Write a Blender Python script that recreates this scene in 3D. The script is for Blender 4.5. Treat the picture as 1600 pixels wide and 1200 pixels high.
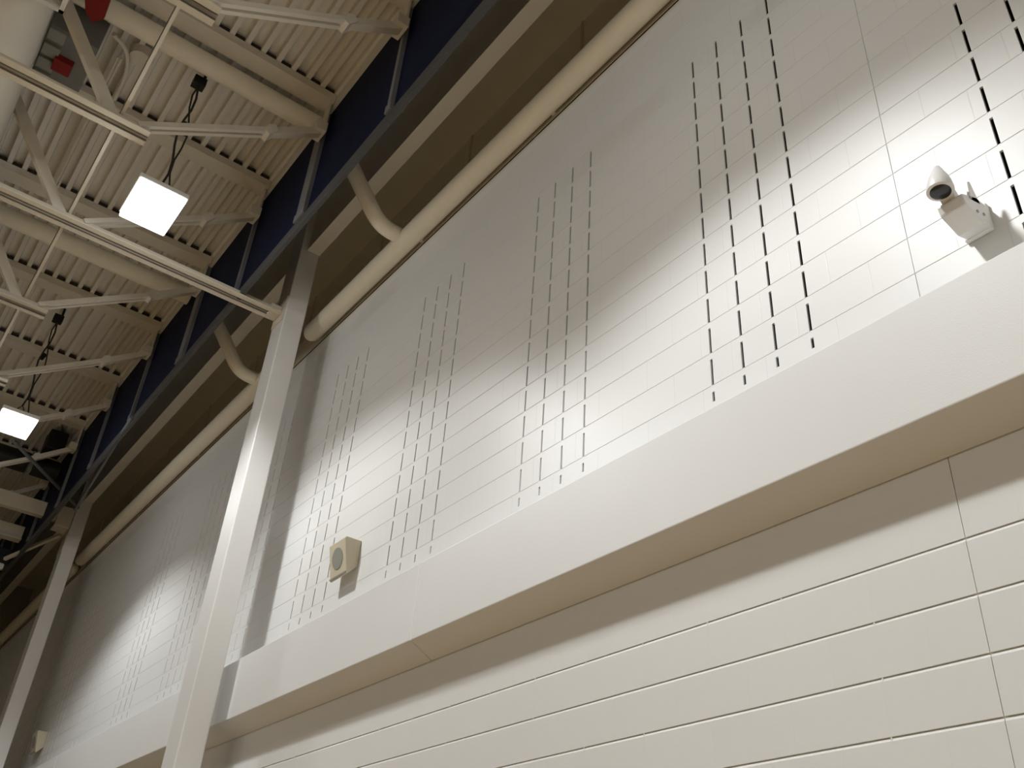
import bpy, math, random
from mathutils import Vector, Matrix
random.seed(7)
D = bpy.data
SC = bpy.context.scene
COL = SC.collection
for o in list(D.objects):
    D.objects.remove(o)

# ------------------------------------------------------------------ camera
# the world is metric; the origin is the photographer's eye, z up,
# +Y runs along the wall, +X points at the wall, the floor is at FLOOR
FLOOR = -1.6
yaw, pitch, roll = (math.radians(a) for a in (34.5, 33.65, 4.36))
fwd = Vector((math.sin(yaw) * math.cos(pitch), math.cos(yaw) * math.cos(pitch), math.sin(pitch)))
rt = Vector((math.cos(yaw), -math.sin(yaw), 0))
up = rt.cross(fwd)
r2 = rt * math.cos(roll) + up * math.sin(roll)
u2 = up * math.cos(roll) - rt * math.sin(roll)
cam = D.cameras.new('camera')
cam.sensor_fit = 'HORIZONTAL'
cam.sensor_width = 36
cam.lens = 1495.2 / 1600 * 36
cam.clip_start = 0.05
cam.clip_end = 200
co = D.objects.new('camera', cam)
COL.objects.link(co)
M = Matrix.Identity(4)
for i in range(3):
    M[i][0], M[i][1], M[i][2] = r2[i], u2[i], -fwd[i]
co.matrix_world = M
SC.camera = co

# ------------------------------------------------------------------ world, exposure
w = D.worlds.new('hall air')
SC.world = w
w.use_nodes = True
w.node_tree.nodes['Background'].inputs[0].default_value = (0.9, 0.8, 0.65, 1)
w.node_tree.nodes['Background'].inputs[1].default_value = 0.02
SC.view_settings.view_transform = 'Standard'
SC.view_settings.look = 'None'
SC.view_settings.gamma = 1
SC.view_settings.use_curve_mapping = False
SC.view_settings.exposure = 0.14

# high-bay lamps (x, y, z of the diffuser); last one unseen, added for the lower wall
LAMPS = [(0.86, 7.0, 5.7), (0.86, 12.0, 5.72), (0.86, 2.2, 5.25), (0.86, -2.8, 5.3)]
FILL_LAMPS = [(x, y, 5.7) for x in (-4.6, -10.0) for y in (-5.0, -1.0, 3.0, 7.0)]  # unseen rows, added as fill light for the hall
LAMP_W = 590.0
FILL_W = 360.0
LAMP_HALF = math.radians(65)
LAMP_BLEND = 0.45
LAMP_COL = (0.965, 0.985, 0.985)
GLOW_W = 20.0                      # sideways light of the drop lens
FILL_GLOW_W = 46.0

# ------------------------------------------------------------------ materials
def mat(name, col, rough=0.55, spec=0.35, metal=0.0, noise=0.0, nscale=6.0, bump=0.0, bscale=80.0, emit=None, estr=0.0):
    m = D.materials.new(name)
    m.use_nodes = True
    nt = m.node_tree
    b = nt.nodes['Principled BSDF']
    b.inputs['Base Color'].default_value = (*col, 1)
    b.inputs['Roughness'].default_value = rough
    b.inputs['Metallic'].default_value = metal
    b.inputs['Specular IOR Level'].default_value = spec
    tc = nt.nodes.new('ShaderNodeTexCoord')
    if noise:
        n = nt.nodes.new('ShaderNodeTexNoise')
        n.inputs['Scale'].default_value = nscale
        n.inputs['Detail'].default_value = 5
        mx = nt.nodes.new('ShaderNodeMix')
        mx.data_type = 'RGBA'
        mx.inputs['A'].default_value = (*[c * (1 - noise) for c in col], 1)
        mx.inputs['B'].default_value = (*[min(1, c * (1 + noise)) for c in col], 1)
        nt.links.new(tc.outputs['Object'], n.inputs['Vector'])
        nt.links.new(n.outputs['Fac'], mx.inputs['Factor'])
        nt.links.new(mx.outputs['Result'], b.inputs['Base Color'])
    if bump:
        n2 = nt.nodes.new('ShaderNodeTexNoise')
        n2.inputs['Scale'].default_value = bscale
        n2.inputs['Detail'].default_value = 4
        bp = nt.nodes.new('ShaderNodeBump')
        bp.inputs['Strength'].default_value = bump
        bp.inputs['Distance'].default_value = 0.004
        nt.links.new(tc.outputs['Object'], n2.inputs['Vector'])
        nt.links.new(n2.outputs['Fac'], bp.inputs['Height'])
        nt.links.new(bp.outputs['Normal'], b.inputs['Normal'])
    if emit:
        b.inputs['Emission Color'].default_value = (*emit, 1)
        b.inputs['Emission Strength'].default_value = estr
    return m

def block_mat(name, col, z0, pitch, head=0.4064, bed=0.9, strength=0.5, rough=0.42):
    """painted concrete block: faint tooled joints as bump, tiny tone change per block"""
    m = mat(name, col, rough, 0.4)
    nt = m.node_tree
    b = nt.nodes['Principled BSDF']
    tc = nt.nodes.new('ShaderNodeTexCoord')
    sp = nt.nodes.new('ShaderNodeSeparateXYZ')
    cb = nt.nodes.new('ShaderNodeCombineXYZ')
    ad = nt.nodes.new('ShaderNodeMath'); ad.operation = 'SUBTRACT'; ad.inputs[1].default_value = z0
    ay = nt.nodes.new('ShaderNodeMath'); ay.operation = 'SUBTRACT'; ay.inputs[1].default_value = 1.565 - 0.4064 * 40
    br = nt.nodes.new('ShaderNodeTexBrick')
    br.offset = 0.5
    br.inputs['Scale'].default_value = 1
    br.inputs['Brick Width'].default_value = head
    br.inputs['Row Height'].default_value = pitch
    br.inputs['Mortar Size'].default_value = 0.0035
    br.inputs['Mortar Smooth'].default_value = 0.6
    br.inputs['Color1'].default_value = (*col, 1)
    br.inputs['Color2'].default_value = (*[c * 0.992 for c in col], 1)
    br.inputs['Mortar'].default_value = (*[c * bed for c in col], 1)
    no = nt.nodes.new('ShaderNodeTexNoise')
    no.inputs['Scale'].default_value = 60
    no.inputs['Detail'].default_value = 5
    n3 = nt.nodes.new('ShaderNodeTexNoise')
    n3.inputs['Scale'].default_value = 3
    inv = nt.nodes.new('ShaderNodeMath'); inv.operation = 'MULTIPLY'; inv.inputs[1].default_value = -1
    amp = nt.nodes.new('ShaderNodeMath'); amp.operation = 'MULTIPLY'
    ad2 = nt.nodes.new('ShaderNodeMath'); ad2.operation = 'MULTIPLY_ADD'; ad2.inputs[1].default_value = 0.10
    bp = nt.nodes.new('ShaderNodeBump')
    bp.inputs['Strength'].default_value = strength
    bp.inputs['Distance'].default_value = 0.006
    L = nt.links.new
    L(tc.outputs['Object'], sp.inputs[0])
    L(sp.outputs['Y'], ay.inputs[0]); L(sp.outputs['Z'], ad.inputs[0])
    L(ay.outputs[0], cb.inputs['X']); L(ad.outputs[0], cb.inputs['Y'])
    L(cb.outputs[0], br.inputs['Vector'])
    L(br.outputs['Color'], b.inputs['Base Color'])
    L(tc.outputs['Object'], no.inputs['Vector']); L(tc.outputs['Object'], n3.inputs['Vector'])
    L(br.outputs['Fac'], inv.inputs[0])
    L(inv.outputs[0], amp.inputs[0]); L(n3.outputs['Fac'], amp.inputs[1])
    L(no.outputs['Fac'], ad2.inputs[0]); L(amp.outputs[0], ad2.inputs[2])
    L(ad2.outputs[0], bp.inputs['Height'])
    L(bp.outputs['Normal'], b.inputs['Normal'])
    return m

PAINT = (0.77, 0.767, 0.752)
ZJ, PJ = 1.503, 0.2035          # bed joints of the lower wall
ZU, PU = 2.745, 0.1985          # bed joints of the upper wall
m_low = block_mat('painted block, raked joints', PAINT, ZJ - 20 * PJ, PJ, bed=0.985, strength=0.12, rough=0.5)
m_upw = block_mat('painted acoustic block', PAINT, ZU - 20 * PU, PU, bed=0.95, strength=0.28)
m_slot = mat('dark slot filler', (0.02, 0.017, 0.014), 0.9, 0.1, noise=0.3, nscale=40)
m_beam = mat('painted concrete', (0.77, 0.768, 0.755), 0.5, 0.35, noise=0.02, nscale=3, bump=0.10, bscale=150)
m_col = mat('white column paint', (0.76, 0.75, 0.73), 0.4, 0.4, noise=0.02, bump=0.05, bscale=40)
m_steel = mat('cream steel paint', (0.66, 0.60, 0.49), 0.5, 0.35, noise=0.04, nscale=8)
m_edge = mat('pale edge beam paint', (0.85, 0.80, 0.69), 0.5, 0.3, noise=0.03, nscale=6)
m_shade = mat('dark flute shade', (0.05, 0.043, 0.032), 0.8, 0.1, noise=0.2, nscale=30)
m_joist = mat('cream joist paint', (0.72, 0.67, 0.58), 0.55, 0.3, noise=0.05, nscale=8)
m_deck = mat('painted steel deck', (0.80, 0.765, 0.70), 0.5, 0.3, noise=0.05, nscale=2)
m_pipe = mat('cream pipe jacket', (0.88, 0.82, 0.68), 0.55, 0.3, noise=0.05, nscale=10, bump=0.15, bscale=25)
m_duct = mat('off white duct', (0.66, 0.62, 0.53), 0.5, 0.3, noise=0.03, nscale=3)
m_rec = mat('recess panel paint', (0.84, 0.81, 0.73), 0.7, 0.2, noise=0.05, nscale=3)
m_recb = mat('panel batten paint', (0.70, 0.64, 0.54), 0.7, 0.2, noise=0.04, nscale=5)
m_glass = mat('night window glass', (0.010, 0.014, 0.042), 0.6, 0.05, noise=0.15, nscale=3)
m_frame = mat('grey aluminium frame', (0.17, 0.175, 0.185), 0.45, 0.4, noise=0.05, nscale=12)
m_sill = mat('dark sill paint', (0.075, 0.076, 0.078), 0.5, 0.3, noise=0.05, nscale=12)
m_black = mat('black metal', (0.012, 0.011, 0.010), 0.5, 0.3, noise=0.2, nscale=30)
m_cable = mat('dark cable', (0.05, 0.045, 0.035), 0.6, 0.2, noise=0.2, nscale=50)
m_lamp = mat('white lamp body', (0.75, 0.75, 0.73), 0.4, 0.4, noise=0.03)
m_emit = mat('lit diffuser', (1, 1, 1), 0.5, 0.2, noise=0.005, emit=(1.0, 0.985, 0.95), estr=6.0)
m_spk = mat('almond speaker', (0.60, 0.54, 0.41), 0.55, 0.3, noise=0.03, nscale=12)
m_grl = mat('grey speaker grille', (0.30, 0.30, 0.26), 0.7, 0.2, noise=0.15, nscale=180)
m_white = mat('white plastic', (0.78, 0.77, 0.75), 0.35, 0.45, noise=0.02)
m_grey = mat('grey plastic', (0.36, 0.35, 0.34), 0.4, 0.4, noise=0.05)
m_lens = mat('black lens', (0.012, 0.012, 0.012), 0.15, 0.5, noise=0.2)
m_red = mat('dark red panel', (0.23, 0.018, 0.016), 0.6, 0.2, noise=0.1)
m_unit = mat('grey unit casing', (0.20, 0.20, 0.19), 0.5, 0.3, noise=0.1, nscale=5)
m_unit2 = mat('pale unit panel', (0.30, 0.30, 0.27), 0.5, 0.3, noise=0.06, nscale=7)
m_floor = mat('maple floor', (0.31, 0.215, 0.105), 0.35, 0.4, noise=0.10, nscale=4)
m_far = mat('hall wall paint', (0.42, 0.38, 0.31), 0.7, 0.2, noise=0.05, nscale=2)
m_navy = mat('dark navy screen', (0.020, 0.024, 0.038), 0.5, 0.3, noise=0.2, nscale=6)

# ------------------------------------------------------------------ mesh helpers
def world_of(o):
    v = Vector()
    while o is not None:
        v += o.location
        o = o.parent
    return v

class MB:
    def __init__(s):
        s.v, s.f, s.mi = [], [], []
    def quad(s, pts, mi=0):
        n = len(s.v); s.v += [tuple(p) for p in pts]; s.f.append(tuple(range(n, n + len(pts)))); s.mi.append(mi)
    def box(s, a, b, mi=0):
        x0, y0, z0 = a; x1, y1, z1 = b
        n = len(s.v)
        s.v += [(x0,y0,z0),(x1,y0,z0),(x1,y1,z0),(x0,y1,z0),(x0,y0,z1),(x1,y0,z1),(x1,y1,z1),(x0,y1,z1)]
        for q in ((0,3,2,1),(4,5,6,7),(0,1,5,4),(1,2,6,5),(2,3,7,6),(3,0,4,7)):
            s.f.append(tuple(n + i for i in q)); s.mi.append(mi)
    def bar(s, p, q, wx, wy, ref=(0, 1, 0), mi=0):
        """rectangular bar from p to q; wx across in the plane normal to ref, wy along ref"""
        p, q, ref = Vector(p), Vector(q), Vector(ref)
        d = (q - p).normalized()
        a = d.cross(ref).normalized(); b = a.cross(d).normalized()
        n = len(s.v)
        for c in (p, q):
            for sa, sb in ((-1,-1),(1,-1),(1,1),(-1,1)):
                s.v.append(tuple(c + a * (sa * wx / 2) + b * (sb * wy / 2)))
        for k in ((3,2,1,0),(4,5,6,7),(0,1,5,4),(1,2,6,5),(2,3,7,6),(3,0,4,7)):
            s.f.append(tuple(n + i for i in k)); s.mi.append(mi)
    def tube(s, path, r, n=16, caps=True, mi=0):
        path = [Vector(p) for p in path]
        rr = r if isinstance(r, (list, tuple)) else [r] * len(path)
        t0 = (path[1] - path[0]).normalized()
        a = t0.cross(Vector((0, 0, 1)))
        if a.length < 1e-3: a = t0.cross(Vector((0, 1, 0)))
        a.normalize()
        base = len(s.v)
        for i, p in enumerate(path):
            if i == 0: t = path[1] - path[0]
            elif i == len(path) - 1: t = path[-1] - path[-2]
            else: t = (path[i+1] - path[i]).normalized() + (path[i] - path[i-1]).normalized()
            t.normalize()
            a = (a - t * a.dot(t)).normalized(); b = t.cross(a)
            for k in range(n):
                th = 2 * math.pi * k / n
                s.v.append(tuple(p + (a * math.cos(th) + b * math.sin(th)) * rr[i]))
        for i in range(len(path) - 1):
            for k in range(n):
                k2 = (k + 1) % n
                s.f.append((base+i*n+k, base+i*n+k2, base+(i+1)*n+k2, base+(i+1)*n+k)); s.mi.append(mi)
        if caps:
            s.f.append(tuple(base + k for k in reversed(range(n)))); s.mi.append(mi)
            e = base + (len(path) - 1) * n
            s.f.append(tuple(e + k for k in range(n))); s.mi.append(mi)
    def prism(s, prof, axis, a, b, mi=0):
        """closed profile of 2D points extruded along axis (x,y or z) from a to b"""
        n = len(prof); base = len(s.v)
        for c in (a, b):
            for (u, v) in prof:
                s.v.append({'x': (c, u, v), 'y': (u, c, v), 'z': (u, v, c)}[axis])
        for k in range(n):
            k2 = (k + 1) % n
            s.f.append((base + k, base + k2, base + n + k2, base + n + k)); s.mi.append(mi)
        s.f.append(tuple(base + k for k in reversed(range(n)))); s.mi.append(mi)
        s.f.append(tuple(base + n + k for k in range(n))); s.mi.append(mi)
    def build(s, name, m, parent=None, smooth=False, bevel=0.0, seg=2, fix=True, loc=None):
        me = D.meshes.new(name)
        vs = s.v if loc is None else [tuple(Vector(v) - Vector(loc)) for v in s.v]
        me.from_pydata(vs, [], s.f)
        ms = m if isinstance(m, (list, tuple)) else [m]
        for x in ms: me.materials.append(x)
        for p, i in zip(me.polygons, s.mi): p.material_index = i
        if fix:
            import bmesh
            bm = bmesh.new(); bm.from_mesh(me)
            bmesh.ops.recalc_face_normals(bm, faces=bm.faces)
            bm.to_mesh(me); bm.free()
        me.update()
        o = D.objects.new(name, me)
        COL.objects.link(o)
        if loc is not None: o.location = loc
        if parent is not None:
            o.parent = parent
            o.location = (Vector(loc) if loc is not None else Vector()) - world_of(parent)
        if smooth:
            for p in me.polygons: p.use_smooth = True
            try:
                me.set_sharp_from_angle(angle=math.radians(40))
            except Exception:
                pass
        if bevel:
            md = o.modifiers.new('bevel', 'BEVEL'); md.width = bevel; md.segments = seg
            md.limit_method = 'ANGLE'; md.angle_limit = math.radians(40)
        return o

def tag(o, label, cat=None, group=None, kind=None):
    o['label'] = label
    if cat: o['category'] = cat
    if group: o['group'] = group
    if kind: o['kind'] = kind
    return o

def empty(name, loc, label=None, cat=None, group=None, kind='thing'):
    o = D.objects.new(name, None)
    COL.objects.link(o)
    o.location = loc
    o.empty_display_size = 0.1
    if label: tag(o, label, cat, group, kind)
    elif kind: o['kind'] = kind
    return o

# ------------------------------------------------------------------ the setting
Y0, Y1 = -9.0, 24.0
XL = -16.0
XW, XU = 3.04, 3.10                # lower and upper wall faces
CEIL = 7.55                        # underside of the deck
XC = 2.06                          # clerestory plane

b = MB(); b.box((XL - .3, Y0 - .3, FLOOR - .2), (XW + .5, Y1 + .3, FLOOR))
tag(b.build('floor', m_floor), 'wooden sports hall floor below the frame', 'floor', kind='structure')

# lower wall: bed joints are real tooled grooves; one control joint
b = MB()
JC = 1.565                         # control joint
prof = [(XW, FLOOR)]
k = -14
zs = []
z = ZJ - 15 * PJ
while z < 1.6:
    if z > FLOOR + .05: zs.append(z)
    z += PJ
for z in zs:
    prof += [(XW, z - .0105), (XW + .0036, z - .0015), (XW + .008, z + .003), (XW, z + .0042)]
prof += [(XW, 1.85), (XW + .3, 1.85), (XW + .3, FLOOR)]
b.prism(prof, 'y', Y0, JC - .0016)
b.prism(prof, 'y', JC + .0016, Y1)
b.box((XW + .0045, JC - .01, FLOOR), (XW + .05, JC + .01, 1.7))
for z in zs:
    for k in range(-20, 50):
        if random.random() < .7:
            yk = JC + .4064 * k
            if k and Y0 < yk < Y1:
                b.box((XW + .0006, yk - .0035, z - .0105), (XW + .006, yk + .0035, z + .0045))
tag(b.build('wall_right', m_low), 'white painted block wall with horizontal joints below the ledge beam', 'wall', kind='structure')

# upper wall: acoustic block with real vertical slots, every slot a recess with dark filler
b = MB()
ZB, ZT = 2.0, 6.05
JZ = [ZU + PU * i for i in range(-3, 17)]
def strip(ya, yb):
    zp = ZB
    for z in JZ:
        for (u0, u1, x0, x1) in ((zp, z - .0022, XU, XU), (z - .0022, z, XU, XU + .0017), (z, z + .0022, XU + .0017, XU)):
            b.quad([(x0, ya, u0), (x1, ya, u1), (x1, yb, u1), (x0, yb, u0)])
        zp = z + .0022
    b.quad([(XU, ya, zp), (XU, ya, ZT), (XU, yb, ZT), (XU, yb, zp)])

SW = 0.0155
cols = []
for g in range(-5, 13):
    for c in range(4):
        y = 2.108 + 1.62 * g + .2035 * c
        if Y0 + .1 < y < Y1 - .1: cols.append(y)
cols.append(JC)
cols.sort()
yprev = Y0
for y in cols:
    hw = SW / 2 if y != JC else .0025
    strip(yprev, y - hw)
    if y == JC:
        ivs = [(ZB + .01, ZT - .01)]
        dp = .004
    else:
        ivs = [(2.648, 2.706)] + [(2.747 + PU * i, 2.747 + PU * i + .160) for i in range(13)]
        dp = .06
    zp = ZB
    a0, a1 = y - hw, y + hw
    for (z0, z1) in ivs:
        b.quad([(XU, a0, zp), (XU, a0, z0), (XU, a1, z0), (XU, a1, zp)])
        xb = XU + dp
        fm = 1 if y != JC else 0
        b.quad([(xb, a0, z0), (xb, a0, z1), (xb, a1, z1), (xb, a1, z0)], fm)
        cuts = [XU, XU + .011, xb] if y != JC else [XU, xb]
        for q in range(len(cuts) - 1):
            u, v = cuts[q], cuts[q + 1]
            fs = 0 if q == 0 else fm
            b.quad([(u, a0, z0), (u, a0, z1), (v, a0, z1), (v, a0, z0)], fs)
            b.quad([(u, a1, z0), (v, a1, z0), (v, a1, z1), (u, a1, z1)], fs)
            b.quad([(u, a0, z0), (v, a0, z0), (v, a1, z0), (u, a1, z0)], fs)
            b.quad([(u, a0, z1), (u, a1, z1), (v, a1, z1), (v, a0, z1)], fs)
        zp = z1
    b.quad([(XU, a0, zp), (XU, a0, ZT), (XU, a1, ZT), (XU, a1, zp)])
    yprev = y + hw
strip(yprev, Y1)
b.quad([(XU, Y0, ZT), (XU + .3, Y0, ZT), (XU + .3, Y1, ZT), (XU, Y1, ZT)])
b.quad([(XU + .3, Y0, ZB), (XU + .3, Y1, ZB), (XU + .3, Y1, ZT), (XU + .3, Y0, ZT)])
tag(b.build('wall_right_upper', [m_upw, m_slot], fix=False), 'white acoustic block wall with groups of dark vertical slots', 'wall', kind='structure')

# cap course of the wall above a joint filled dark in place of its shade
b = MB()
b.box((XU, Y0, ZT + .024), (XU + .3, Y1, 6.38))
b.box((XU + .003, Y0, ZT), (XU + .3, Y1, ZT + .024), 1)
tag(b.build('trim_3', [m_steel, m_slot]), 'cream cap course above the dark joint at the wall top', 'trim', kind='structure')

# dark recess above the wall top
b = MB()
b.box((3.42, Y0, 6.3), (3.5, Y1, 8.2))
b.box((2.865, Y0, 7.68), (3.42, Y1, 7.76))
rec = b.build('wall_recess', m_rec)
tag(rec, 'shaded panel wall set back above the block wall', 'wall', kind='structure')
b = MB()
for i in range(-4, 14):
    y = 4.27 + i * 1.78
    b.box((3.405, y - .012, 6.4), (3.42, y + .012, 7.95))
b.build('panel_seam', m_recb, rec)

b = MB(); b.box((XL - .3, Y1, FLOOR), (XW + .5, Y1 + .3, 8.2))
tag(b.build('wall_far', m_far), 'shaded far end wall of the hall', 'wall', kind='structure')
b = MB(); b.box((XL - .3, Y0 - .3, FLOOR), (XW + .5, Y0, 8.2))
tag(b.build('wall_back', m_far), 'end wall behind the photographer', 'wall', kind='structure')
b = MB(); b.box((XL - .3, Y0, FLOOR), (XL, Y1, 8.2))
tag(b.build('wall_left', m_far), 'opposite side wall of the hall', 'wall', kind='structure')

# roof deck: trapezoid ribs running along the hall
b = MB()
P = 0.159
x = XC - .015
top, bot = CEIL + .08, CEIL
first = True
ys = [Y0, Y1]
pts = []
while x > XL:
    pts += [(x, bot), (x - .050, bot), (x - .060, top), (x - .060 - .089, top)]
    x -= P
n = len(pts)
base = 0
for yy in ys:
    b.v += [(px, yy, pz) for px, pz in pts]
for i in range(n - 1):
    b.f.append((i, i + 1, n + i + 1, n + i)); b.mi.append(0)
b.box((XL, Y0, top + .05), (XC + .8, Y1, top + .12))
ceil = tag(b.build('ceiling', m_deck, fix=False), 'cream ribbed steel roof deck', 'ceiling', kind='structure')
b = MB()
b.box((XC - .035, Y0, 7.44), (XC + .01, Y1, 7.60))
tag(b.build('trim_1', m_deck), 'pale edge angle along the rim of the roof deck', 'trim', kind='structure')

# ------------------------------------------------------------------ clerestory
JY = [1.92, 3.45, 4.98, 6.49, 8.02, 9.69, 11.45, 13.20, 14.90, 16.60, 18.3, 20.0, 21.7]
b = MB()
b.box((XC - .02, Y0, 5.97), (XC + .025, Y1, 6.09))
tag(b.build('trim_2', m_sill, bevel=.006), 'grey sill rail under the night windows', 'trim', kind='structure')
MUL = [Y0 + .1, -6, -3, 0.4, 1.95, 3.47, 5.02, 6.64, 8.16, 9.74, 11.5, 13.25, 14.95, 16.65, 18.35, 20.05, 21.75, Y1 - .1]
WLAB = {5: 'navy night window pane at the top edge of the photo',
        6: 'navy window pane right of the near fat roof pipe end',
        7: 'navy window pane just above the near column top',
        8: 'navy window pane crossed by the chord tied to the near column',
        9: 'navy window pane left of that crossing chord',
        10: 'navy window pane right of the far square lamp',
        11: 'narrow navy window pane third from the far column',
        12: 'narrow navy window pane second from the far column',
        13: 'narrow navy window pane next to the far column'}
for i in range(len(MUL) - 1):
    a, c = MUL[i], MUL[i + 1]
    wn = empty('window_%d' % (i + 1), (XC, a, 6.1), WLAB.get(i, 'navy night window pane out of view'), 'window', 'clerestory windows', 'structure')
    q = MB(); q.box((XC, a, 6.08), (XC + .012, c, 7.50)); q.build('glass', m_glass, wn)
    wd = .17 if abs(a - 6.64) < .1 or abs(a - 9.74) < .1 else .052
    q = MB(); q.box((XC - .04, a - wd / 2, 6.09), (XC + .005, a + wd / 2, 7.46)); q.build('mullion', m_frame, wn, bevel=.004)
    q = MB()
    q.box((XC - .045, a - wd / 2 - .02, 6.07), (XC - .01, a + wd / 2 + .02, 6.16))
    q.build('base_bracket', m_frame, wn, bevel=.006)

# ------------------------------------------------------------------ ledge beams
XB = 2.868
for i, (a, c, lab) in enumerate(((Y0, 5.06, 'long white concrete ledge beam under the security camera'),
                                 (5.066, 13.6, 'white concrete ledge beam under the speaker, left of the joint'),
                                 (13.606, Y1, 'far length of ledge beam past the slim far column'))):
    b = MB()
    b.prism([(XB, 1.914), (XB, 2.425), (XU - .001, 2.425), (XU - .001, 1.855), (XW - .004, 1.855), (XW - .004, 1.824)], 'y', a, c)
    tag(b.build('ledge_beam', m_beam, bevel=.006), lab, 'beam', 'concrete ledge beams along the wall', 'thing')

# ------------------------------------------------------------------ columns
CX0, CX1 = 2.509, 2.726
def column(yc, label):
    o = empty('steel_column', (CX1, yc, FLOOR), label, 'column', 'steel columns along the wall')
    b = MB(); b.box((CX0, yc - .155, FLOOR), (CX1, yc + .155, 7.66)); b.build('shaft', m_col, o, bevel=.012, seg=3)
    b = MB(); b.box((CX0 - .12, yc - .26, FLOOR), (CX1 + .05, yc + .26, FLOOR + .03)); b.build('base_plate', m_col, o, bevel=.004)
    b = MB(); b.box((CX0 - .012, yc - .14, 5.86), (CX0 + .002, yc + .14, 6.16)); b.build('connection_plate', m_steel, o, bevel=.003)
    return o
column(8.015, 'tall white steel column in front of the ledge beam, nearest')
column(16.27, 'slim far white column at the left edge')

# edge beam above the wall top (flange, web) one span between columns
for a, c, lab in ((Y0 + .01, 7.857, 'cream edge beam over the wall, right of the near column'),
                  (8.173, 16.112, 'cream edge beam between the near and the far column'),
                  (16.428, Y1 - .01, 'cream edge beam beyond the far column')):
    o = empty('edge_beam', (2.652, (a + c) / 2, 6.80), lab, 'beam', 'steel edge beams over the wall')
    b = MB(); b.box((2.577, a, 6.815), (2.727, c, 6.835)); b.build('bottom_flange', m_edge, o, bevel=.003)
    b = MB(); b.box((2.590, a, 6.835), (2.610, c, 7.66)); b.build('web', m_edge, o)

# ------------------------------------------------------------------ big pipe along the wall top
PX, PZ, PR = 2.99, 6.142, .099
def wall_pipe(a, c, label):
    o = empty('wall_pipe', (PX, (a + c) / 2, PZ), label, 'pipe', 'fat pipes along the wall top')
    b = MB(); b.tube([(PX, a + .12, PZ), (PX, c - .12, PZ)], PR, 32, caps=False); b.build('barrel', m_pipe, o, smooth=True)
    for s, e in ((1, a), (-1, c)):
        b = MB(); path, rr = [], []
        for t in (0, .25, .5, .75, 1.0):
            th = t * math.pi / 2 * .97
            path.append((PX, e + s * .12 - s * .12 * math.sin(th), PZ)); rr.append(PR * math.cos(th))
        b.tube(path, rr, 32); b.build('end_cap', m_pipe, o, smooth=True)
    for i in range(int((c - a) // 2.0)):
        y = a + 1 + i * 2.0
        q = MB(); q.box((PX + .05, y - .02, PZ - .03), (XU, y + .02, PZ + .03)); q.build('wall_bracket', m_rec, o)
    return o
wall_pipe(Y0 + .2, 8.38, 'fat cream pipe along the wall top, right of the near column')
wall_pipe(8.85, 17.1, 'fat cream pipe on the wall top between both columns')
wall_pipe(17.4, Y1 - .2, 'fat cream pipe on the wall top past the far column')

def elbow(y, label):
    b = MB()
    P0 = Vector((2.21, y, 6.81)); P1 = Vector((2.70, y, 6.17)); P2 = Vector((2.93, y, 6.17))
    d0 = (P1 - P0).normalized(); d1 = (P2 - P1).normalized()
    path = [P0]
    A = P1 - d0 * .16; B = P1 + d1 * .14
    for i in range(9):
        t = i / 8
        path.append(A * (1 - t) ** 2 + P1 * 2 * t * (1 - t) + B * t * t)
    path.append(P2)
    b.tube(path, .078, 24)
    o = b.build('pipe_elbow', m_pipe, smooth=True, loc=P2)
    return tag(o, label, 'pipe', 'bent pipes dropping to the wall pipe', 'thing')
elbow(6.33, 'bent cream pipe under the windows, right of the near column')
elbow(9.62, 'bent cream pipe under the windows, left of the near column')

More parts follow.
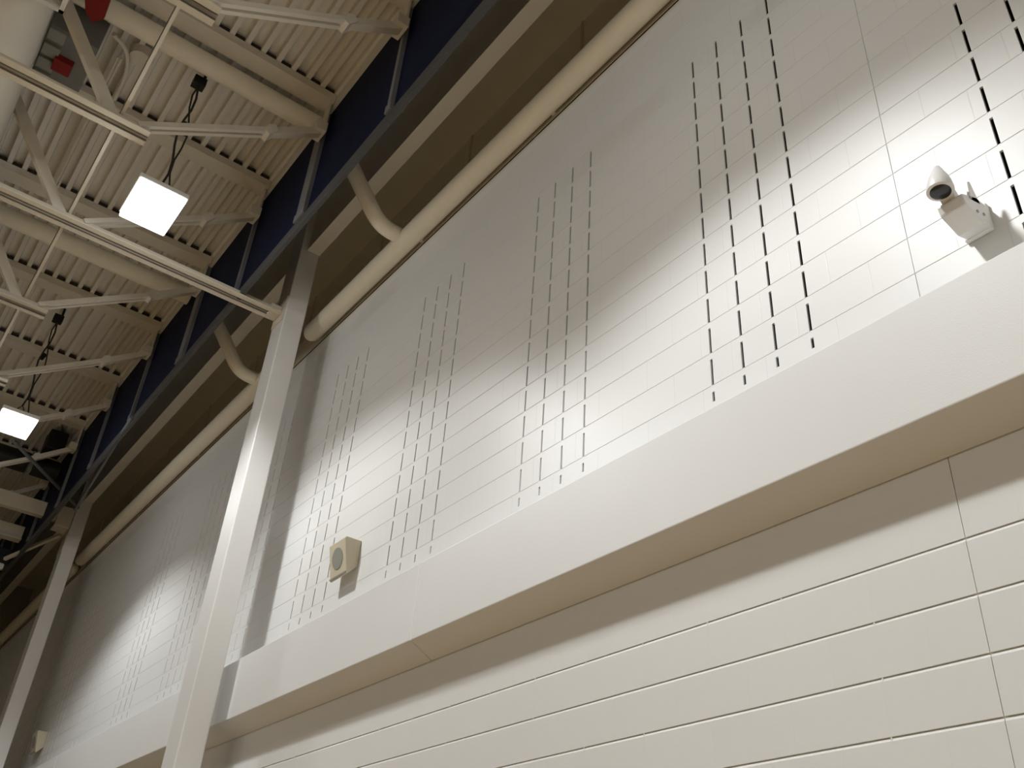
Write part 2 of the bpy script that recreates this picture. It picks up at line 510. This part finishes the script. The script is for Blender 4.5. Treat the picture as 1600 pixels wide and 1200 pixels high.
# ------------------------------------------------------------------ roof joists
HB, HT = 5.95, 7.546                # underside of bottom chord, top of top chord
def joist(y, xr, label, heavy=False):
    o = empty('roof_joist', (XC, y, 7.0), label, 'joist', 'open web joists under the roof deck')
    xl = XL + .1
    # top chord: two angles
    b = MB()
    b.box((xl, y - .10, HT - .09), (XC - .04, y + .10, HT))
    b.build('top_chord', m_joist, o)
    # dark blocks painting the shade in the open deck flutes over the chord
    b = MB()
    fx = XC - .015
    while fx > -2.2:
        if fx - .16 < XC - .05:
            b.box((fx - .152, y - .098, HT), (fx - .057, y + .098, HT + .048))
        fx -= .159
    b.build('flute_shade', m_shade, o)
    # bottom chord: two angles, legs outward, a gap between
    b = MB()
    for s in (-1, 1):
        ya, yb = (y + .022, y + .098) if s > 0 else (y - .098, y - .022)
        b.box((xl, ya, HB), (xr, yb, HB + .013))
        ya, yb = (y + .022, y + .034) if s > 0 else (y - .034, y - .022)
        b.box((xl, ya, HB), (xr, yb, HB + .09))
    b.build('bottom_chord', m_steel, o, bevel=.002)
    if xr > 2:
        b = MB(); b.box((xr - .12, y - .075, HB - .004), (xr, y + .075, HB + .09)); b.build('end_clip', m_steel, o, bevel=.004)
    # end diagonal pair, gusset and bearing seat
    e0, e1, e2 = Vector((.46, y, 6.02)), Vector((1.51, y, 6.72)), Vector((2.0, y, 7.08))
    for s in (-1, 1):
        b = MB(); b.bar(e0 + Vector((0, s * .035, 0)), e1 + Vector((0, s * .035, 0)), .05, .04); b.build('end_rod', m_joist, o)
    b = MB(); b.bar(e1, e2, .075, .08); b.build('end_strut', m_joist, o, bevel=.004)
    b = MB(); b.prism([(1.45, 6.68), (1.51, 6.65), (1.58, 6.75), (1.54, 6.80), (1.48, 6.77)], 'y', y - .06, y + .06); b.build('gusset', m_joist, o)
    b = MB()
    b.box((XC - .16, y - .09, 7.02), (XC - .05, y + .09, 7.14))
    b.box((XC - .075, y - .05, 7.1), (XC - .05, y + .05, 7.46))
    b.build('bearing_seat', m_joist, o, bevel=.004)
    # web members
    xs = [(.31, -.79)]
    b = MB(); b.bar((.26, y, 6.0), (-.79, y, 7.45), .10, .06); b.build('web_diagonal', m_joist, o)
    x = -1.75
    while x - 1.1 > xl:
        b = MB(); b.bar((x, y, 7.46), (x - 1.1, y, 6.0), .07, .05); b.build('web_diagonal', m_joist, o)
        if x - 2.2 > xl:
            b = MB(); b.bar((x - 1.1, y, 6.0), (x - 2.2, y, 7.46), .07, .05); b.build('web_diagonal', m_joist, o)
        x -= 2.2
    return o
NAMES = {
    4.98: 'cream roof joist crossing the top edge of the photo',
    6.49: 'cream roof joist just above the near square lamp, free chord end',
    8.02: 'cream roof joist whose bottom chord reaches the near column',
    9.69: 'cream roof joist next below the one tied to the near column',
    11.45: 'cream roof joist just above the far square lamp',
    13.20: 'cream roof joist just below the far square lamp',
    14.90: 'dim roof joist second before the far column',
    16.60: 'dim roof joist behind the girder at the far column',
}
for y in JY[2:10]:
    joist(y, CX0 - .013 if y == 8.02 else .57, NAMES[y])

# bridging angle tying the bottom chords
b = MB()
b.box((.30, 2.2, HB + .092), (.335, 17.2, HB + .098))
b.box((.30, 2.2, HB + .092), (.306, 17.2, HB + .125))
tag(b.build('bridging_angle', m_joist), 'slim cream bar running along the hall across the joist chords', 'brace', kind='thing')

# girder at the far column, brace rods
o = empty('far_girder', (CX0, 16.3, 6.3), 'pale deep girder running into the far column', 'girder')
b = MB(); b.box((XL + .1, 16.13, 6.36), (CX0 - .03, 16.27, 6.60)); b.build('face_plate', m_steel, o, bevel=.004)
b = MB(); b.box((CX0 - .25, 16.10, 6.27), (CX0 - .013, 16.40, 6.62)); b.build('end_block', m_steel, o, bevel=.006)
o = empty('second_girder', (CX0, 17.0, 6.2), 'dull girder seen below the pale one at the far column', 'girder')
b = MB(); b.box((XL + .1, 17.25, 6.30), (2.0, 17.35, 6.52)); b.build('web', m_joist, o, bevel=.004)
b = MB(); b.box((XL + .1, 17.2, 6.27), (2.0, 17.4, 6.30)); b.build('bottom_flange', m_joist, o)
b = MB(); b.tube([(1.06, 14.0, 6.46), (2.50, 16.0, 6.62)], .028, 10)
tag(b.build('brace_rod', m_frame, smooth=True), 'slim pale rod slanting down to the far column top', 'brace', kind='thing')
b = MB(); b.tube([(2.02, 11.3, 6.02), (2.3, 14.9, 6.12)], .024, 10)
tag(b.build('conduit', m_frame, smooth=True), 'thin grey conduit under the far windows', 'conduit', kind='thing')
b = MB(); b.bar((2.45, 16.5, 6.27), (1.9, 17.5, 5.98), .05, .05, (0, 0, 1))
tag(b.build('knee_brace', m_joist), 'short pale brace below the far girder', 'brace', kind='thing')

# ------------------------------------------------------------------ round pipes under the deck
def roof_pipe(y, z, r, label):
    o = empty('roof_pipe', (XC, y, z), label, 'pipe', 'fat round pipes under the deck')
    b = MB(); b.tube([(XL + .2, y, z), (XC - .05, y, z)], r, 32, caps=True); b.build('barrel', m_pipe, o, smooth=True)
    b = MB(); b.tube([(XC - .075, y, z), (XC - .045, y, z)], r + .008, 32); b.build('end_ring', m_deck, o, smooth=True)
    b = MB(); b.box((-1.0, y - .02, z + r - .01), (-.96, y + .02, CEIL + .02)); b.build('hanger', m_joist, o)
    b = MB(); b.box((1.2, y - .02, z + r - .01), (1.24, y + .02, CEIL + .02)); b.build('hanger', m_joist, o)
roof_pipe(6.68, 7.33, .102, 'fat cream round pipe nearest the top of the photo')
roof_pipe(10.18, 7.29, .108, 'fat cream round pipe below the near square lamp')

# small sprinkler line with couplings
o = empty('sprinkler_pipe', (0, 6.97, 7.43), 'thin cream sprinkler line beside the upper fat pipe', 'pipe')
for dy in (0, .065):
    b = MB(); b.tube([(-3, 6.83 + dy, 7.43 + dy * .3), (1.9, 6.83 + dy, 7.43 + dy * .3)], .024 if dy else .03, 12); b.build('run', m_joist, o, smooth=True)
for x in (-.1, .25, .55, .8, 1.05, 1.3, 1.6):
    b = MB(); b.tube([(x - .035, 6.83, 7.43), (x + .035, 6.83, 7.43)], .046, 14); b.build('coupling', m_pipe, o, smooth=True)
    b = MB(); b.tube([(x, 6.83, 7.43), (x, 6.83, 7.36)], .018, 10); b.build('sprinkler_head', m_joist, o, smooth=True)
b = MB()
for i, x in enumerate((.135, .165)):
    b.tube([(x, 7.25, 7.435), (x, 9.95, 7.435)], .013, 8)
tag(b.build('conduit', m_joist, smooth=True), 'pair of thin conduits under the deck left of the near lamp', 'conduit', kind='thing')
b = MB()
path = [(.02, 7.0, 7.42)] + [(.05 + .22 * math.sin(t), 7.05 + .5 * (1 - math.cos(t)), 7.44) for t in [i * math.pi / 2 / 6 for i in range(7)]] + [(.27, 7.85, 7.48)]
b.tube(path, .022, 12)
tag(b.build('bent_conduit', m_joist, smooth=True), 'thin cream conduit curving off beside the sprinkler line', 'conduit', kind='thing')
b = MB(); b.tube([(.31, 7.18, 7.56), (.31, 7.18, 7.47)], [.12, .10], 24)
tag(b.build('roof_drain', m_joist, smooth=True), 'round cream drain bowl under the deck', 'drain', kind='thing')

# ------------------------------------------------------------------ big duct, top left
DX, DZ, DR = -.885, 6.75, .43
o = empty('air_duct', (DX, 6, DZ), 'big off white round duct in the top left corner', 'duct')
b = MB(); b.tube([(DX, Y0 + .5, DZ), (DX, 15.9, DZ)], DR, 48); b.build('duct_body', m_duct, o, smooth=True)
f = MB()
xa, xb_, ya, yb = -.60, -.36, 5.2, 6.03
z0, z1 = 6.30, 6.42
f.box((xa, ya, z0), (xa + .035, yb, z1)); f.box((xb_ - .035, ya, z0), (xb_, yb, z1))
f.box((xa, ya, z0), (xb_, ya + .035, z1)); f.box((xa, yb - .035, z0), (xb_, yb, z1))
fr = f.build('register_frame', m_lamp, o)
f = MB(); f.box((xa + .02, ya + .02, z1 - .03), (xb_ - .02, yb - .02, z1))
f.build('register_grille', m_unit2, fr)

# hanging unit with red panels between duct and pipe
o = empty('hanging_unit', (-.25, 7.3, 7.3), 'dark grey ceiling unit with pale boxes beside the big duct', 'unit')
b = MB(); b.box((-.47, 6.98, 7.12), (-.04, 7.75, 7.5)); b.build('casing', m_unit, o, bevel=.01)
for i, y in enumerate((6.99, 7.19, 7.38, 7.57)):
    b = MB(); b.box((-.46, y, 7.085), (-.31, y + .14, 7.13)); b.build('panel', m_unit2, o, bevel=.01)
b = MB(); b.box((-.33, 7.27, 7.05), (-.17, 7.43, 7.13)); tag(b.build('red_plate', m_red, o, bevel=.006), 'small dark red plate')
b = MB(); b.prism([(-.36, 6.25), (-.12, 6.25), (-.10, 6.56), (-.17, 6.66), (-.25, 6.60)], 'z', 7.05, 7.10)
q = b.build('red_board', m_red, bevel=.004); tag(q, 'dark red board behind the diagonal brace, top left', 'board', kind='thing')
b = MB(); b.box((-.25, 6.30, 7.1), (-.21, 6.34, 7.56)); b.build('hanger', m_joist, q)

# ------------------------------------------------------------------ lamps
def spot(name, loc, parent=None, energy=LAMP_W):
    l = D.lights.new(name, 'SPOT')
    l.energy = energy
    l.color = LAMP_COL
    l.spot_size = 2 * LAMP_HALF
    l.spot_blend = LAMP_BLEND
    l.shadow_soft_size = 0.16
    lo = D.objects.new(name, l)
    COL.objects.link(lo)
    if parent:
        lo.parent = parent
        lo.location = Vector(loc) - Vector(parent.location)
    else:
        lo.location = loc
    return lo
LAB = ['glowing square lamp hanging beside the near column', 'glowing square lamp cut by the left edge', 'square lamp hanging out of view above', 'unseen square lamp added to brighten the lower wall']
def lamp(x, y, z, label, energy=LAMP_W, cable=True):
    o = empty('high_bay_lamp', (x, y, z), label, 'lamp', 'square high bay lamps')
    hx, hy = .205, .275
    b = MB(); b.box((x - hx, y - hy, z), (x + hx, y + hy, z + .055)); b.build('diffuser', m_emit, o, bevel=.01)
    b = MB(); b.box((x - hx - .012, y - hy - .012, z + .05), (x + hx + .012, y + hy + .012, z + .10))
    b.box((x - .09, y - .14, z + .10), (x + .09, y + .14, z + .16)); b.build('housing', m_lamp, o, bevel=.01)
    if cable:
        b = MB(); b.tube([(x - .06, y, z + .16), (x - .03, y, z + .26), (x, y, z + .30), (x + .03, y, z + .26), (x + .06, y, z + .16)], .008, 8)
        b.build('hook', m_cable, o)
        p1 = [(x, y, z + .30)]; p2 = [(x + .12, y + .02, z + .14)]
        for i in range(1, 8):
            t = i / 8
            zz = z + .3 + t * (7.36 - z - .3)
            s = math.sin(t * math.pi * 3)
            p1.append((x + .03 * s, y + .015 * s, zz)); p2.append((x + .07 * (1 - t) - .03 * s, y - .01 * s, zz))
        p1.append((x, y, 7.38)); p2.append((x + .01, y, 7.38))
        b = MB(); b.tube(p1, .011, 8); b.build('cable', m_cable, o, smooth=True)
        b = MB(); b.tube(p2, .009, 8); b.build('power_cord', m_cable, o, smooth=True)
        b = MB(); b.tube([(x - .01, y, 6.74), (x + .015, y, 6.82)], .03, 8); b.build('cable_clamp', m_black, o, smooth=True)
        b = MB(); b.box((x - .06, y - .05, 7.34), (x + .06, y + .05, 7.44)); b.build('junction_box', m_black, o, bevel=.005)
        b = MB(); b.tube([(x + .03, y - .04, 7.42), (x + .03, y - .04, 7.56)], .016, 8); b.build('stem', m_black, o, smooth=True)
    spot('lamp_light', (x, y, z - .02), o, energy)
    l = D.lights.new('lens_glow', 'POINT')
    l.energy = GLOW_W if energy == LAMP_W else FILL_GLOW_W
    l.color = LAMP_COL
    l.shadow_soft_size = .12
    g = D.objects.new('lens_glow', l)
    COL.objects.link(g)
    g.parent = o
    g.location = (0, 0, -.13)
    return o
for (x, y, z), lab in zip(LAMPS, LAB):
    lamp(x, y, z, lab)
for x, y, z in FILL_LAMPS:
    lamp(x, y, z, 'unseen fill lamp added further out in the hall', FILL_W)

# ------------------------------------------------------------------ wall speaker
def speaker(y, z, label):
    o = empty('wall_speaker', (XU, y, z), label, 'speaker', 'almond wall speakers')
    w2 = .135
    dz = z - 2.95
    # side profile in (x, z): back on the wall, top flat, front tilts down, bottom sweeps back
    prof = [(XU - .002, 3.10 + dz), (XU - .002, 2.885 + dz), (3.02, 2.80 + dz), (3.012, 2.806 + dz), (2.953, 3.085 + dz), (2.964, 3.10 + dz)]
    b = MB(); b.prism(prof, 'y', y - w2, y + w2); b.build('cabinet', m_spk, o, bevel=.006)
    nx, nz = -.978, -.207
    gx, gz = 2.982, 2.955 + dz
    b = MB()
    b.tube([(gx, y, gz), (gx + nx * .006, y, gz + nz * .006)], .086, 36); b.build('grille', m_grl, o, smooth=True)
    b = MB(); b.bar((3.008, y - w2 + .004, 2.815 + dz), (3.008, y + w2 - .004, 2.815 + dz), .012, .012, (nx, 0, nz)); b.build('lower_lip', m_grl, o)
    return o
speaker(6.575, 2.95, 'almond wedge speaker on the slotted wall by the near column')
speaker(15.9, 2.95, 'small far speaker at the lower left edge')

# ------------------------------------------------------------------ security camera
def seccam():
    y, z = 1.265, 2.81
    o = empty('security_camera', (XU, y, z), 'white security camera on the wall, dark lens facing down', 'camera')
    b = MB(); b.box((XU - .025, y - .06, z - .07), (XU, y + .06, z + .07)); b.build('wall_plate', m_white, o, bevel=.008)
    # angular mount with two fins
    b = MB()
    b.prism([(XU - .015, z + .05), (XU - .015, z - .06), (XU - .09, z - .085), (XU - .20, z - .05), (XU - .215, z - .005), (XU - .10, z + .05)], 'y', y - .06, y + .05)
    b.build('mount', m_white, o, bevel=.008)
    for dy in (-.060, .015):
        b = MB(); b.prism([(XU - .07, z + .02), (XU - .15, z + .0), (XU - .135, z + .11), (XU - .115, z + .125)], 'y', y + dy, y + dy + .012); b.build('fin', m_white, o, bevel=.003)
    for dx, dz in ((-.12, -.045), (-.07, -.03), (-.15, .01)):
        b = MB(); b.tube([(XU + dx, y - .059, z + dz), (XU + dx, y - .064, z + dz)], .007, 10); b.build('screw', m_grey, o)
    # head: dome body on top, flared rim and a dark lens looking down to the floor
    ax = Vector((-.099, .02, -.994)).normalized()
    c = Vector((2.84, 1.262, 2.824))
    pr = [(-.145, .006), (-.14, .014), (-.122, .021), (-.10, .029), (-.075, .039), (-.05, .046), (-.028, .050), (-.010, .0505), (-.003, .048)]
    b = MB(); b.tube([c + ax * t for t, r in pr], [r for t, r in pr], 32); hd = b.build('head', m_white, o, smooth=True)
    b = MB(); b.tube([c + ax * -.014, c + ax * -.002, c + ax * .001], [.0525, .052, .042], 32); b.build('rim', m_white, hd, smooth=True)
    b = MB(); b.tube([c + ax * -.006, c + ax * .002, c + ax * .009], [.041, .040, .024], 32); b.build('lens', m_lens, hd, smooth=True)
    b = MB(); b.bar(c + Vector((.02, 0, .05)), (XU - .17, y, z), .055, .06); b.build('neck', m_white, o, bevel=.01)
    return o
seccam()

# ------------------------------------------------------------------ dark things at the far end
o = empty('curtain_winch', (1.3, 15.8, 7.0), 'black winch and motor under the roof before the far column', 'winch')
b = MB(); b.tube([(1.0, 15.8, 7.0), (2.0, 15.8, 7.0)], .17, 20); b.build('drum', m_black, o, smooth=True)
b = MB(); b.box((1.62, 15.25, 7.12), (1.9, 15.62, 7.46)); b.build('motor', m_black, o, bevel=.02)
b = MB(); b.box((1.70, 15.3, 7.4), (1.76, 16.0, 7.55)); b.build('bracket', m_unit, o)
b = MB(); b.box((1.52, 15.5, 6.75), (1.58, 15.85, 7.1)); b.build('arm', m_unit, o)
o = empty('display_panel', (1.2, 17.8, 6.1), 'dark navy panel with a pale strip at the left edge', 'panel')
b = MB(); b.box((-1.5, 17.72, 5.98), (1.98, 17.8, 6.24)); b.build('screen', m_navy, o, bevel=.01)
b = MB(); b.box((-1.5, 17.66, 5.86), (1.95, 17.78, 5.96)); tag(b.build('tube_light', m_white, o, bevel=.02), 'pale strip under the screen')
b = MB(); b.box((1.0, 17.76, 6.2), (1.05, 17.8, 7.56)); b.build('hanger', m_joist, o)
